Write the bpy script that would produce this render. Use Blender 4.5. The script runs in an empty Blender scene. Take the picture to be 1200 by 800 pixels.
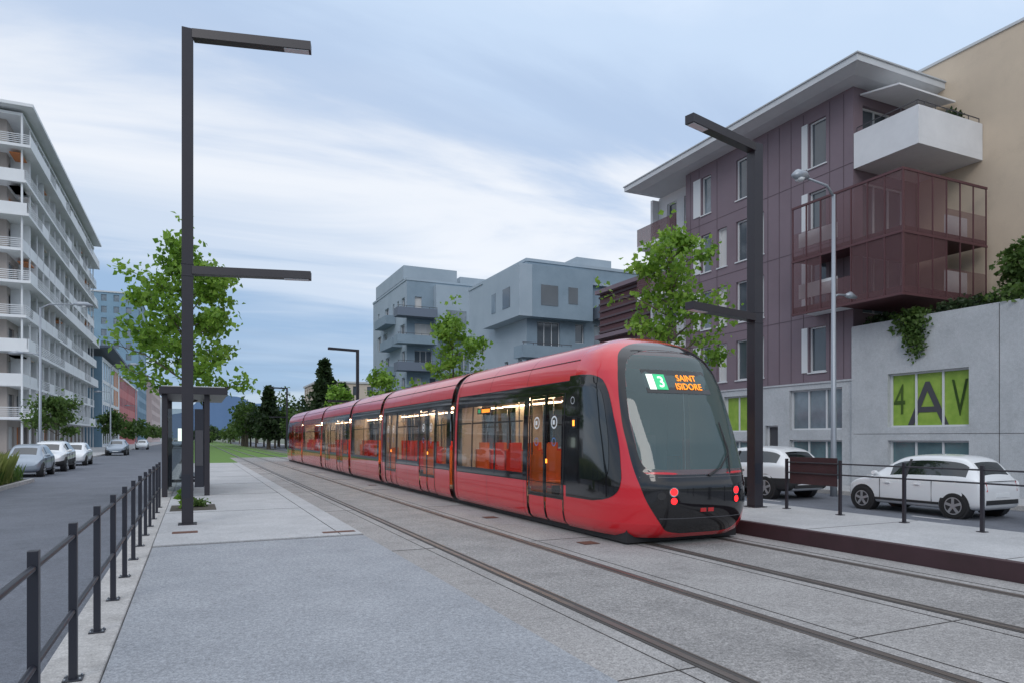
import bpy, math, random
import numpy as np
from mathutils import Vector, Matrix
random.seed(7); rng=np.random.RandomState(11)
sc=bpy.context.scene
D=bpy.data
# ------------------------------------------------------------ materials
def nd(nt,t,**k):
    n=nt.nodes.new(t)
    for a,b in k.items(): setattr(n,a,b)
    return n
def mat(name,c,rough=.6,c2=None,scale=4,detail=5,bump=0,bscale=60,metal=0,spec=.5,coat=0,speck=0,sscale=140,stretch=None,emit=None,estr=0,stain=.72,bdist=.01):
    m=D.materials.new(name); m.use_nodes=True; nt=m.node_tree; b=nt.nodes['Principled BSDF']
    b.inputs['Base Color'].default_value=(*c,1); b.inputs['Roughness'].default_value=rough
    b.inputs['Metallic'].default_value=metal; b.inputs['Specular IOR Level'].default_value=spec
    b.inputs['Coat Weight'].default_value=coat
    if emit: b.inputs['Emission Color'].default_value=(*emit,1); b.inputs['Emission Strength'].default_value=estr
    tc=nd(nt,'ShaderNodeTexCoord'); co=tc.outputs['Object']
    if stretch:
        mp=nd(nt,'ShaderNodeMapping'); mp.inputs['Scale'].default_value=stretch; nt.links.new(co,mp.inputs[0]); co=mp.outputs[0]
    if c2:
        n=nd(nt,'ShaderNodeTexNoise'); n.inputs['Scale'].default_value=scale; n.inputs['Detail'].default_value=detail; n.inputs['Roughness'].default_value=.62
        nt.links.new(co,n.inputs['Vector'])
        r=nd(nt,'ShaderNodeMapRange'); r.inputs[1].default_value=.32; r.inputs[2].default_value=.68
        nt.links.new(n.outputs[0],r.inputs[0])
        mx=nd(nt,'ShaderNodeMixRGB'); mx.inputs[1].default_value=(*c,1); mx.inputs[2].default_value=(*c2,1)
        nt.links.new(r.outputs[0],mx.inputs[0]); out=mx.outputs[0]
        if speck:
            for sc_,sp_ in ((sscale,speck),(sscale*.33,speck*.55)):
                n2=nd(nt,'ShaderNodeTexNoise'); n2.inputs['Scale'].default_value=sc_; n2.inputs['Detail'].default_value=3
                nt.links.new(tc.outputs['Object'],n2.inputs['Vector'])
                r2=nd(nt,'ShaderNodeMapRange'); r2.inputs[1].default_value=.33; r2.inputs[2].default_value=.67; r2.inputs[3].default_value=1-sp_; r2.inputs[4].default_value=1+sp_
                nt.links.new(n2.outputs[0],r2.inputs[0])
                v=nd(nt,'ShaderNodeVectorMath',operation='SCALE'); nt.links.new(out,v.inputs[0]); nt.links.new(r2.outputs[0],v.inputs['Scale']); out=v.outputs[0]
            n3=nd(nt,'ShaderNodeTexNoise'); n3.inputs['Scale'].default_value=1.7; n3.inputs['Detail'].default_value=8; n3.inputs['Roughness'].default_value=.75
            nt.links.new(tc.outputs['Object'],n3.inputs['Vector'])
            r3=nd(nt,'ShaderNodeMapRange'); r3.inputs[1].default_value=.52; r3.inputs[2].default_value=.72; r3.inputs[3].default_value=1; r3.inputs[4].default_value=stain
            nt.links.new(n3.outputs[0],r3.inputs[0])
            v2=nd(nt,'ShaderNodeVectorMath',operation='SCALE'); nt.links.new(out,v2.inputs[0]); nt.links.new(r3.outputs[0],v2.inputs['Scale']); out=v2.outputs[0]
        nt.links.new(out,b.inputs['Base Color'])
    if bump:
        n=nd(nt,'ShaderNodeTexNoise'); n.inputs['Scale'].default_value=bscale; n.inputs['Detail'].default_value=4
        nt.links.new(co,n.inputs['Vector']); bp=nd(nt,'ShaderNodeBump'); bp.inputs['Strength'].default_value=bump; bp.inputs['Distance'].default_value=bdist
        nt.links.new(n.outputs[0],bp.inputs['Height']); nt.links.new(bp.outputs[0],b.inputs['Normal'])
    return m
def emis(name,c,s):
    return mat(name,(c[0]*.5,c[1]*.5,c[2]*.5),.5,emit=c,estr=s)
def glassmat(name,tint,opq,opfac,refl=.06,mxr=.7):
    m=D.materials.new(name); m.use_nodes=True; nt=m.node_tree; nt.nodes.clear()
    o=nd(nt,'ShaderNodeOutputMaterial'); t=nd(nt,'ShaderNodeBsdfTransparent'); t.inputs[0].default_value=(*tint,1)
    d=nd(nt,'ShaderNodeBsdfDiffuse'); d.inputs[0].default_value=(*opq,1)
    m1=nd(nt,'ShaderNodeMixShader'); m1.inputs[0].default_value=opfac; nt.links.new(t.outputs[0],m1.inputs[1]); nt.links.new(d.outputs[0],m1.inputs[2])
    g=nd(nt,'ShaderNodeBsdfGlossy'); g.inputs['Roughness'].default_value=.02
    f=nd(nt,'ShaderNodeLayerWeight'); f.inputs[0].default_value=.5
    pw=nd(nt,'ShaderNodeMath',operation='POWER'); pw.inputs[1].default_value=3.5; nt.links.new(f.outputs['Facing'],pw.inputs[0])
    r=nd(nt,'ShaderNodeMapRange'); r.inputs[3].default_value=refl; r.inputs[4].default_value=mxr; nt.links.new(pw.outputs[0],r.inputs[0])
    m2=nd(nt,'ShaderNodeMixShader'); nt.links.new(r.outputs[0],m2.inputs[0]); nt.links.new(m1.outputs[0],m2.inputs[1]); nt.links.new(g.outputs[0],m2.inputs[2])
    nt.links.new(m2.outputs[0],o.inputs[0]); return m
def leafmat(name,c1,c2,c3):
    m=D.materials.new(name); m.use_nodes=True; nt=m.node_tree; b=nt.nodes['Principled BSDF']; o=nt.nodes['Material Output']
    g=nd(nt,'ShaderNodeNewGeometry'); cr=nd(nt,'ShaderNodeValToRGB'); e=cr.color_ramp.elements
    e[0].color=(*c1,1); e[1].color=(*c3,1); k=e.new(.5); k.color=(*c2,1)
    tc=nd(nt,'ShaderNodeTexCoord'); n=nd(nt,'ShaderNodeTexNoise'); n.inputs['Scale'].default_value=1.6; nt.links.new(tc.outputs['Object'],n.inputs['Vector'])
    a=nd(nt,'ShaderNodeMath',operation='MULTIPLY'); a.inputs[1].default_value=.5; nt.links.new(g.outputs['Random Per Island'],a.inputs[0])
    a2=nd(nt,'ShaderNodeMath',operation='MULTIPLY_ADD'); a2.inputs[1].default_value=1.2; a2.inputs[2].default_value=-.3; nt.links.new(n.outputs[0],a2.inputs[0])
    a3=nd(nt,'ShaderNodeMath',operation='ADD'); nt.links.new(a.outputs[0],a3.inputs[0]); nt.links.new(a2.outputs[0],a3.inputs[1])
    nt.links.new(a3.outputs[0],cr.inputs[0]); nt.links.new(cr.outputs[0],b.inputs['Base Color']); b.inputs['Roughness'].default_value=.55
    tr=nd(nt,'ShaderNodeBsdfTranslucent'); nt.links.new(cr.outputs[0],tr.inputs[0]); mx=nd(nt,'ShaderNodeMixShader'); mx.inputs[0].default_value=.45
    nt.links.new(b.outputs[0],mx.inputs[1]); nt.links.new(tr.outputs[0],mx.inputs[2]); nt.links.new(mx.outputs[0],o.inputs[0]); return m

M={}
M['near']=mat('aggregate_concrete',(.315,.33,.355),.9,(.262,.277,.302),1.1,speck=.26,sscale=75,bump=.6,bscale=90,stain=.86)
M['paved']=mat('light_paving',(.44,.445,.455),.85,(.365,.37,.38),.9,speck=.14,sscale=60,bump=.2,bscale=70,stain=.84)
M['kerb']=mat('kerb_stone',(.46,.45,.44),.85,(.36,.35,.34),3,speck=.2,sscale=90)
M['track']=mat('track_concrete',(.345,.335,.33),.9,(.265,.256,.252),.8,speck=.32,sscale=62,bump=.9,bscale=70,stain=.72)
M['trackl']=mat('track_concrete_infill',(.31,.30,.295),.9,(.23,.224,.222),1.3,speck=.36,sscale=70,bump=.9,bscale=80,stain=.74)
M['road']=mat('asphalt',(.145,.157,.185),.88,(.112,.123,.147),.7,speck=.28,sscale=80,bump=.6,bscale=120,stain=.8)
M['ground']=mat('ground_earth',(.16,.16,.15),.95,(.10,.13,.07),.15)
M['grass']=mat('grass',(.08,.17,.025),.95,(.13,.23,.04),2,bump=.6,bscale=40)
M['steel']=mat('rail_steel',(.16,.13,.115),.4,(.22,.195,.18),6,metal=.6,stretch=(1,.1,1))
M['dark']=mat('joint_dark',(.065,.06,.058),.9)
M['pole']=mat('dark_painted_steel',(.022,.020,.027),.42,(.027,.024,.031),3)
M['fence']=mat('fence_paint',(.018,.020,.030),.4)
M['corten']=mat('dark_red_steel',(.055,.024,.030),.6,(.042,.019,.022),3)
M['rust']=mat('rusty_grate',(.16,.07,.045),.8,(.09,.04,.03),20)
M['silver']=mat('galvanised_steel',(.32,.35,.39),.4,metal=.4)
M['white']=mat('white_paint',(.74,.75,.76),.6)
M['red']=mat('tram_red',(.60,.013,.024),.2,coat=.8,spec=.5)
M['red2']=mat('tram_red_roof',(.57,.018,.028),.28,coat=.6)
M['black']=mat('tram_black_gloss',(.010,.010,.012),.07,coat=.5)
M['seam']=mat('rubber_seam',(.012,.012,.012),.7)
M['tglass']=glassmat('tram_window_glass',(.68,.69,.67),(.012,.012,.014),.10,.07,.6)
M['wglass']=glassmat('tram_windscreen_glass',(.60,.78,.78),(.13,.20,.205),.42,.06,.5)
M['tfloor']=mat('tram_floor',(.09,.09,.10),.6)
M['tint']=mat('tram_interior_panel',(.55,.50,.44),.5)
M['cabw']=mat('tram_cab_wall',(.05,.075,.08),.6)
M['seat']=mat('tram_seat_red',(.60,.035,.02),.6)
M['seat2']=mat('tram_seat_orange',(.66,.15,.03),.6)
M['lightw']=emis('interior_light',(1,.70,.44),13)
M['ledO']=emis('led_orange',(1,.30,.01),1.5)
M['ledG']=emis('led_green',(.05,.60,.25),.8)
M['ledW']=emis('led_white',(.85,1,.9),1.0)
M['ledR']=emis('lamp_red',(1,.012,.015),3.2)
M['ledA']=emis('lamp_amber',(1,.28,.03),3)
M['chrome']=mat('chrome',(.6,.6,.6),.15,metal=1)
M['decal']=mat('white_decal',(.75,.78,.8),.5)
M['decalb']=mat('blue_decal',(.08,.20,.45),.5)
M['bglass']=mat('window_glass',(.05,.065,.08),.06,(.09,.11,.13),.25,spec=.8)
M['bglass2']=mat('window_glass_light',(.22,.27,.31),.12,(.10,.13,.15),.8,spec=.8)
M['teal']=mat('window_teal',(.14,.24,.26),.1,(.08,.13,.15),.8,spec=.8)
M['lime']=mat('lime_banner',(.30,.44,.07),.5,(.20,.34,.04),3)
M['wlight']=mat('curtain',(.55,.55,.54),.8)
M['frame']=mat('window_frame',(.62,.64,.66),.5)
M['framed']=mat('window_frame_dark',(.06,.06,.07),.5)
M['conc']=mat('cast_concrete',(.50,.52,.54),.85,(.41,.43,.45),.7,speck=.08,sscale=30,bump=.15,bscale=20,stain=.86)
M['purple']=mat('purple_cladding',(.200,.152,.180),.6,(.172,.128,.152),.5)
M['purple2']=mat('purple_cladding_seam',(.09,.065,.078),.7)
M['beige']=mat('beige_render',(.62,.51,.39),.9,(.56,.46,.355),.6,speck=.05,stain=.92)
M['balc']=mat('balcony_white',(.72,.73,.75),.7,(.62,.63,.65),.8)
M['roofg']=mat('roof_light_grey',(.56,.58,.60),.6,(.5,.52,.54),1)
M['brown']=mat('brown_red_steel',(.095,.038,.044),.6)
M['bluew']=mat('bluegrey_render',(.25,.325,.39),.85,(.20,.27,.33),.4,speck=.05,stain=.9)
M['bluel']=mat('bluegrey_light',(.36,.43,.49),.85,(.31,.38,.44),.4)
M['blued']=mat('bluegrey_dark',(.14,.17,.22),.8)
M['lw']=mat('left_white',(.76,.78,.80),.7,(.68,.70,.72),.3)
M['lwb']=mat('left_wall',(.44,.39,.36),.8,(.35,.31,.29),.3)
M['tow']=mat('tower_blue',(.20,.32,.42),.5,(.15,.26,.36),.2)
M['or']=mat('orange_panel',(.55,.19,.06),.6)
M['rp']=mat('red_panel',(.50,.10,.10),.6,(.52,.18,.17),.3)
M['pink']=mat('pale_render',(.62,.50,.48),.8,(.55,.43,.42),.2)
M['cream']=mat('cream_render',(.58,.50,.42),.8)
M['bark']=mat('bark',(.16,.13,.10),.9,(.09,.075,.06),8,bump=.5,bscale=30)
M['leaf']=leafmat('leaf_spring',(.055,.14,.015),(.17,.32,.035),(.30,.47,.07))
M['leafd']=leafmat('leaf_dark',(.012,.030,.013),(.032,.062,.022),(.06,.10,.03))
M['leafm']=leafmat('leaf_mid',(.03,.07,.015),(.08,.15,.03),(.14,.22,.05))
M['leafy']=leafmat('leaf_yellowgreen',(.10,.14,.03),(.20,.24,.06),(.32,.34,.12))
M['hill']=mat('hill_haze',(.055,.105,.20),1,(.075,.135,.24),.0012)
M['tyre']=mat('tyre',(.015,.015,.016),.85)
M['carw']=mat('car_paint_white',(.72,.74,.76),.22,coat=.7)
M['carb']=mat('car_paint_blue',(.03,.10,.22),.25,coat=.6)
M['cars']=mat('car_paint_silver',(.30,.35,.41),.3,metal=.3,coat=.5)
M['carg']=mat('car_glass',(.012,.016,.018),.05,spec=.9,coat=.3)
M['plast']=mat('car_plastic',(.02,.02,.022),.6)
M['rim']=mat('wheel_rim',(.42,.43,.45),.35,metal=.6)
M['tail']=mat('tail_light',(.45,.01,.012),.2,coat=.5)
M['headl']=mat('head_light',(.65,.68,.7),.15,coat=.5)
M['soil']=mat('soil',(.05,.045,.04),.95,(.08,.07,.055),20)
M['paint']=mat('road_marking',(.6,.6,.6),.8,(.45,.45,.45),6)
def meshmat():
    m=D.materials.new('perforated_screen'); m.use_nodes=True; nt=m.node_tree; b=nt.nodes['Principled BSDF']; o=nt.nodes['Material Output']
    b.inputs['Base Color'].default_value=(.13,.062,.068,1); b.inputs['Roughness'].default_value=.6
    t=nd(nt,'ShaderNodeBsdfTransparent'); mx=nd(nt,'ShaderNodeMixShader'); mx.inputs[0].default_value=.6
    nt.links.new(t.outputs[0],mx.inputs[1]); nt.links.new(b.outputs[0],mx.inputs[2]); nt.links.new(mx.outputs[0],o.inputs[0]); return m
M['mesh']=meshmat()
M['sglass']=glassmat('shelter_glass',(.75,.8,.82),(.05,.06,.07),.15,.06)

# ------------------------------------------------------------ mesh builder
class MB:
    def __init__(s): s.v=[];s.f=[];s.m=[];s.mats=[]
    def mi(s,k):
        m=M[k] if isinstance(k,str) else k
        if m not in s.mats: s.mats.append(m)
        return s.mats.index(m)
    def add(s,vs,fs,k):
        b=len(s.v); s.v.extend([tuple(p) for p in vs]); i=s.mi(k)
        for f in fs: s.f.append([a+b for a in f]); s.m.append(i)
    def quad(s,p,k): s.add(p,[list(range(len(p)))],k)
    def hexa(s,P,k): s.add(P,[(0,3,2,1),(4,5,6,7),(0,1,5,4),(1,2,6,5),(2,3,7,6),(3,0,4,7)],k)
    def box(s,x0,x1,y0,y1,z0,z1,k):
        s.hexa([(x0,y0,z0),(x1,y0,z0),(x1,y1,z0),(x0,y1,z0),(x0,y0,z1),(x1,y0,z1),(x1,y1,z1),(x0,y1,z1)],k)
    def abox(s,o,u,n,u0,u1,v0,v1,d0,d1,k):
        P=[]
        for v in (v0,v1):
            for a,d in ((u0,d0),(u1,d0),(u1,d1),(u0,d1)):
                P.append((o[0]+u[0]*a+n[0]*d,o[1]+u[1]*a+n[1]*d,o[2]+v))
        s.hexa(P,k)
    def beam(s,p0,p1,w,h,k):
        p0=Vector(p0);p1=Vector(p1);d=(p1-p0).normalized(); up=Vector((0,0,1))
        if abs(d.z)>.95: up=Vector((0,1,0))
        r=d.cross(up).normalized()*w/2; t=r.cross(d).normalized()*h/2
        s.hexa([p0-r-t,p0+r-t,p0+r+t,p0-r+t,p1-r-t,p1+r-t,p1+r+t,p1-r+t],k)
    def tube(s,pts,rad,k,n=10,cap=True):
        pts=[Vector(p) for p in pts]; vs=[];N=len(pts)
        for i,p in enumerate(pts):
            d=(pts[min(i+1,N-1)]-pts[max(i-1,0)]).normalized()
            a=d.orthogonal() if abs(d.z)<.9 else d.cross(Vector((0,1,0)))
            a.normalize(); b=d.cross(a)
            for j in range(n):
                t=2*math.pi*j/n; vs.append(p+(a*math.cos(t)+b*math.sin(t))*rad[i])
        fs=[]
        for i in range(N-1):
            for j in range(n): fs.append((i*n+j,i*n+(j+1)%n,(i+1)*n+(j+1)%n,(i+1)*n+j))
        if cap: fs.append(tuple(range(n))[::-1]); fs.append(tuple((N-1)*n+j for j in range(n)))
        s.add(vs,fs,k)
    def build(s,name,parent=None,smooth=False,bevel=0,subsurf=0,autos=None):
        me=D.meshes.new(name); me.from_pydata(s.v,[],s.f)
        for m in s.mats: me.materials.append(m)
        me.polygons.foreach_set('material_index',s.m)
        if smooth: me.polygons.foreach_set('use_smooth',[True]*len(s.f))
        me.update(); ob=D.objects.new(name,me); sc.collection.objects.link(ob)
        if parent: ob.parent=parent
        if bevel:
            md=ob.modifiers.new('bev','BEVEL'); md.width=bevel; md.segments=2; md.limit_method='ANGLE'
        if subsurf:
            md=ob.modifiers.new('ss','SUBSURF'); md.levels=subsurf; md.render_levels=subsurf
        return ob
def empty(name,loc=(0,0,0)):
    e=D.objects.new(name,None); sc.collection.objects.link(e); e.location=loc; return e
def facade(Wm,G,o,u,n,wid,z0,z1,ops,mw,depth=.2,fr='frame',mull=True):
    us=sorted(set([0,wid]+[a for p in ops for a in p[:2]])); vs=sorted(set([z0,z1]+[a for p in ops for a in p[2:4]]))
    def P(a,v,d=0): return (o[0]+u[0]*a+n[0]*d,o[1]+u[1]*a+n[1]*d,v)
    for i in range(len(us)-1):
        for j in range(len(vs)-1):
            a,b=us[i],us[i+1];c,d=vs[j],vs[j+1]; mu=(a+b)/2;mv=(c+d)/2
            if any(p[0]<mu<p[1] and p[2]<mv<p[3] for p in ops): continue
            Wm.quad([P(a,c),P(b,c),P(b,d),P(a,d)],mw)
    for p in ops:
        a,b,c,d=p[:4]; k=p[4] if len(p)>4 else 'bglass'
        for q in ([(a,c),(b,c)],[(b,c),(b,d)],[(b,d),(a,d)],[(a,d),(a,c)]):
            Wm.quad([P(*q[0]),P(*q[1]),P(*q[1],-depth),P(*q[0],-depth)],mw)
        G.quad([P(a,c,-depth),P(b,c,-depth),P(b,d,-depth),P(a,d,-depth)],k)
        if fr:
            w=.06; oo=(o[0],o[1],0); e=-depth+.005; t=-depth+.06
            G.abox(oo,u,n,a,a+w,c,d,e,t,fr);G.abox(oo,u,n,b-w,b,c,d,e,t,fr)
            G.abox(oo,u,n,a+w,b-w,c,c+w,e,t,fr);G.abox(oo,u,n,a+w,b-w,d-w,d,e,t,fr)
            if mull and b-a>1.1:
                nm=max(1,int((b-a)/1.1))
                for q in range(1,nm+1):
                    m=a+(b-a)*q/(nm+1); G.abox(oo,u,n,m-w/2,m+w/2,c+w,d-w,e,t-.005,fr)

# ------------------------------------------------------------ ground
def slab(name,x0,x1,y0,y1,z0,z1,k,bev=0):
    b=MB(); b.box(x0,x1,y0,y1,z0,z1,k); return b.build(name,bevel=bev)
b=MB(); b.quad([(-9000,-9000,-.26),(9000,-9000,-.26),(9000,9000,-.26),(-9000,9000,-.26)],'ground'); b.build('ground')
slab('platform_pavement',-.58,2.62,-20,11.70,-.24,.035,'near')
b=MB(); b.box(-.58,2.62,11.71,48,-.24,.06,'paved'); b.build('light_pavement',bevel=.01)
b=MB()
for yy in (16.5,21.3,26.1,31,36,41): b.box(-.58,2.25,yy,yy+.012,.0605,.0635,'dark')
b.box(2.24,2.252,11.72,48,.0605,.064,'dark')
b.box(-.58,2.62,11.66,11.69,.03,.037,'dark')
b.box(2.0,2.55,11.95,12.12,.061,.066,'rust'); b.box(-.35,.05,12.95,13.2,.061,.067,'rust')
b.build('pavement_joints')
slab('fence_kerb',-.98,-.59,-20,48,-.24,.05,'kerb',.015)
slab('left_road',-5.9,-.99,-40,420,-.25,-.10,'road')
slab('parking_lane',-8.3,-5.905,33.5,420,-.25,-.104,'road')
b=MB(); b.box(-8.3,-6.05,5,33.2,-.25,.02,'soil'); b.box(-6.045,-5.91,5,33.4,-.25,.03,'kerb'); b.build('planting_bed')
b=MB(); b.box(-8.45,-8.305,-40,420,-.25,.03,'kerb'); b.build('far_kerb',bevel=.015)
slab('left_pavement',-60,-8.455,-40,420,-.25,.02,'paved')
slab('track_bed',2.63,8.72,-20,62,-.24,.0,'track')
b=MB()
for x0 in (3.53,6.67): b.box(x0,x0+1.26,-20,62,.001,.005,'trackl')
yy=-8
while yy<60:
    b.box(2.64,3.38,yy,yy+.008,.0012,.0055,'dark'); b.box(5.0,6.5,yy+.0,yy+.008,.0012,.0055,'dark'); yy+=6
for x in (3.2,5.1,6.35,8.25): b.box(x,x+.007,-20,62,.0012,.0055,'dark')
for (x,y) in ((5.6,9.3),(5.55,13.2),(5.6,24)): b.box(x,x+.28,y,y+.28,.0065,.010,'rust')
b.build('track_joints')
b=MB()
for c in (4.155,7.3):
    for sgn in (-1,1):
        x=c+sgn*.7175
        b.box(x-.032,x+.032,-20,420,-.05,.012,'steel')
        g=x-sgn*.058; b.box(g-.024,g+.024,-20,420,-.05,.0075,'dark')
        g=x+sgn*.050; b.box(g-.015,g+.015,-20,420,-.05,.0075,'dark')
        g=x-sgn*.093; b.box(g-.009,g+.009,-20,420,-.05,.010,'steel')
b.build('tram_rails')
slab('lawn',-.9,8.7,62.01,420,-.24,-.02,'grass')
slab('lawn_verge',-.5,2.6,48.05,62,-.24,.04,'grass')
slab('right_platform',8.86,11.75,-20,46,-.24,.215,'paved',.01)
b=MB(); b.box(8.735,8.855,-20,46,-.2,.235,'corten'); b.build('platform_edge',bevel=.008)
b=MB()
for yy in np.arange(-4,44,3.0): b.box(8.87,11.74,yy,yy+.01,.2152,.2185,'dark')
b.build('platform_joints')
slab('right_road',11.76,19.4,-40,300,-.25,-.2,'road')
b=MB(); b.box(19.41,19.56,-40,300,-.25,-.06,'kerb'); b.build('right_kerb',bevel=.015)
slab('right_pavement',19.565,22.0,-40,300,-.25,-.075,'paved')
b=MB()
for y in range(-10,120,5): b.box(15.7,15.8,y,y+.9,-.199,-.195,'paint')
b.build('parking_marking')

# ------------------------------------------------------------ fence left & railing right
b=MB(); ys=[1.7+1.26*i for i in range(0,14)]
for y in ys:
    b.box(-.775,-.725,y-.03,y+.03,.05,1.12,'fence'); b.box(-.81,-.69,y-.06,y+.06,.051,.062,'fence')
    for sx in (-.795,-.705):
        for sy in (-.045,.045): b.tube([(sx,y+sy,.06),(sx,y+sy,.075)],[.008,.008],'silver',6)
for i in range(len(ys)-1):
    for z in (1.03,.52):
        b.tube([(-.75,ys[i]+.03,z),(-.75,ys[i+1]-.03,z)],[.019,.019],'fence',8)
b.build('pedestrian_fence',bevel=.004)
b=MB(); ys=[1.4+1.3*i for i in range(8)]
for y in ys: b.box(11.18,11.23,y-.025,y+.025,.215,1.26,'pole'); b.box(11.14,11.27,y-.06,y+.06,.216,.228,'pole')
for i in range(len(ys)-1):
    for z in (1.19,.98): b.tube([(11.205,ys[i],z),(11.205,ys[i+1],z)],[.015,.015],'pole',8)
b.box(11.235,11.26,9.3,10.45,.75,1.3,'corten')
b.build('platform_railing',bevel=.003)

# ------------------------------------------------------------ lamps
def modern_lamp(x,y,z0,H,zl,sx,w=.2,L=2.25):
    b=MB(); d=Vector((sx*.972,-.235,0)).normalized()
    b.box(x-w/2,x+w/2,y-w/2,y+w/2,z0,z0+H,'pole')
    b.box(x-w/2-.06,x+w/2+.06,y-w/2-.06,y+w/2+.06,z0,z0+.02,'pole')
    top=z0+H-.09
    p=Vector((x,y,top))+d*(w/2+.0); q=p+d*(L-.1); b.beam(p,q,.2,.17,'pole')
    b.beam(q-d*.5-Vector((0,0,.092)),q-d*.04-Vector((0,0,.092)),.15,.014,'frame')
    p=Vector((x,y,z0+zl))+d*(w/2); q=p+d*(L-.1); b.beam(p,q,.2,.15,'pole')
    b.beam(q-d*.5-Vector((0,0,.082)),q-d*.04-Vector((0,0,.082)),.14,.012,'frame')
    for zz in (zl-.11,zl+.11): b.box(x-w/2-.008,x+w/2+.008,y-w/2-.008,y+w/2+.008,z0+zz-.01,z0+zz+.01,'pole')
    b.box(x-w/2-.004,x+w/2-.05,y-w/2-.004,y-w/2,z0+.5,z0+.95,'fence')
    b.build('street_lamp',bevel=.008)
modern_lamp(-.12,14.3,.06,9.33,4.78,1)
modern_lamp(10.87,11.05,.215,7.72,4.02,-1,w=.23,L=2.25)
modern_lamp(10.8,50,.2,7.9,4.1,-1)
modern_lamp(10.8,92,.2,7.9,4.1,-1)
def silver_lamp(x,y,z0,H,dx,low=None):
    b=MB(); b.tube([(x,y,z0),(x,y,z0+1.2),(x,y,z0+H-.3)],[.11,.09,.055],'silver',12)
    b.tube([(x,y,z0+H-.35),(x+dx*.3,y,z0+H-.05),(x+dx*1.3,y,z0+H+.06)],[.045,.04,.035],'silver',8)
    def head(hx,hz):
        b.tube([(hx-dx*.38,y,hz+.02),(hx-dx*.2,y,hz+.05),(hx+dx*.1,y,hz+.03),(hx+dx*.3,y,hz-.02)],[.05,.15,.17,.06],'silver',12)
        b.tube([(hx+dx*.0,y,hz-.08),(hx+dx*.0,y,hz-.16)],[.16,.1],'headl',12)
    head(x+dx*1.5,z0+H+.06)
    if low:
        b.tube([(x,y,z0+low-.1),(x-dx*.2,y,z0+low),(x-dx*.6,y,z0+low+.02)],[.035,.03,.03],'silver',8); 
        b.tube([(x-dx*.55,y,z0+low),(x-dx*.75,y,z0+low+.03),(x-dx*1.05,y,z0+low-.02)],[.05,.12,.04],'silver',10)
    b.build('silver_street_lamp',smooth=True)
silver_lamp(18.7,15.6,-.2,10.0,-1.0,6.5)
silver_lamp(-8.9,52,0,10.2,1.6,7.0)
silver_lamp(-8.9,92,0,10.2,1.6,7.0)
silver_lamp(-8.9,130,0,10.2,1.6,7.0)

# ------------------------------------------------------------ trees
def leaves(b,cent,leaf,k,rs):
    n=len(cent); a=rs.normal(size=(n,3)); a[:,2]-=.35; a/=np.linalg.norm(a,axis=1)[:,None]
    r=rs.normal(size=(n,3)); c=np.cross(a,r); c/=np.linalg.norm(c,axis=1)[:,None]; nn=np.cross(a,c)
    L=(leaf*(.6+.8*rs.rand(n)))[:,None]
    p0=cent; p1=cent+a*L*.35+c*L*.42+nn*L*.12; p2=cent+a*L; p3=cent+a*L*.35-c*L*.42+nn*L*.12
    V=np.stack([p0,p1,p2,p3],1).reshape(-1,3); base=len(b.v); b.v.extend(map(tuple,V.tolist())); i=b.mi(k)
    for q in range(n):
        o=base+4*q; b.f.append([o,o+1,o+2]); b.m.append(i); b.f.append([o,o+2,o+3]); b.m.append(i)
def tree(name,x,y,z0,H,R,cb,nl,leaf,seed,k='leaf',tr=.09,sig=.2,nlimb=18):
    rs=np.random.RandomState(seed); b=MB()
    tp=[];N=8
    for i in range(N+1):
        t=i/N; tp.append((x+rs.normal()*.03*H/8*(t>.1),y+rs.normal()*.03*H/8*(t>.1),z0+t*H*.93))
    b.tube(tp,[tr*(1.25 if i==0 else 1)*(1-.85*i/N) for i in range(N+1)],'bark',9)
    anc=[]; wts=[]
    def along(t):
        f=t*N; i=min(int(f),N-1); g=f-i; return np.array(tp[i])*(1-g)+np.array(tp[i+1])*g
    for i in range(nlimb):
        t=cb/H+(.96-cb/H)*(i+.3)/nlimb; p=along(min(t,1)); az=i*2.4+rs.rand()*.8
        h=(t-cb/H)/(1-cb/H); prof=R*(.7+.5*math.sin(math.pi*min(1,h*.85+.12)))*(1-.62*h)*(.6+.75*rs.rand())
        up=.35+.5*rs.rand()
        q=p+np.array([math.cos(az),math.sin(az),up])*prof*.55; e=q+np.array([math.cos(az+.3*rs.normal()),math.sin(az+.3*rs.normal()),up*.5])*prof*.5
        r0=tr*.42*(1-.6*h); b.tube([tuple(p),tuple(q),tuple(e)],[r0,r0*.6,r0*.2],'bark',5,False)
        lw=.35+1.3*rs.rand()
        for s in np.linspace(.3,1,6):
            c=p+(q-p)*min(1,s*2) if s<.5 else q+(e-q)*(s*2-1); anc.append(c); wts.append((.3+s)*lw)
        for j in range(4):
            s=.35+.6*rs.rand(); c=p+(e-p)*s; dd=rs.normal(size=3); dd[2]=abs(dd[2])*.4; dd/=np.linalg.norm(dd); g=c+dd*prof*.42
            b.tube([tuple(c),tuple(g)],[r0*.35,r0*.12],'bark',4,False)
            for s2 in (.5,.8,1.0): anc.append(c+(g-c)*s2); wts.append(1.2*lw)
    for s in (.9,.97,1.03): anc.append(np.array([x,y,z0+H*s])); wts.append(.8)
    anc=np.array(anc); w=np.array(wts)*(.15+rs.rand(len(wts))**1.5*1.5); w/=w.sum()
    idx=rs.choice(len(anc),nl,p=w); cent=anc[idx]+rs.normal(size=(nl,3))*sig*np.array([1,1,.8])
    leaves(b,cent,leaf,k,rs); return b.build(name)
tree('street_tree',-.25,24.0,.06,8.3,1.72,2.8,5200,.175,3,sig=.18,nlimb=26)
tree('street_tree',12.2,15.6,-.2,8.5,1.35,3.9,3400,.145,8,sig=.15,nlimb=22)
tree('street_tree',12.4,34,-.2,9.0,1.5,3.8,2400,.21,14,sig=.19)
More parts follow.
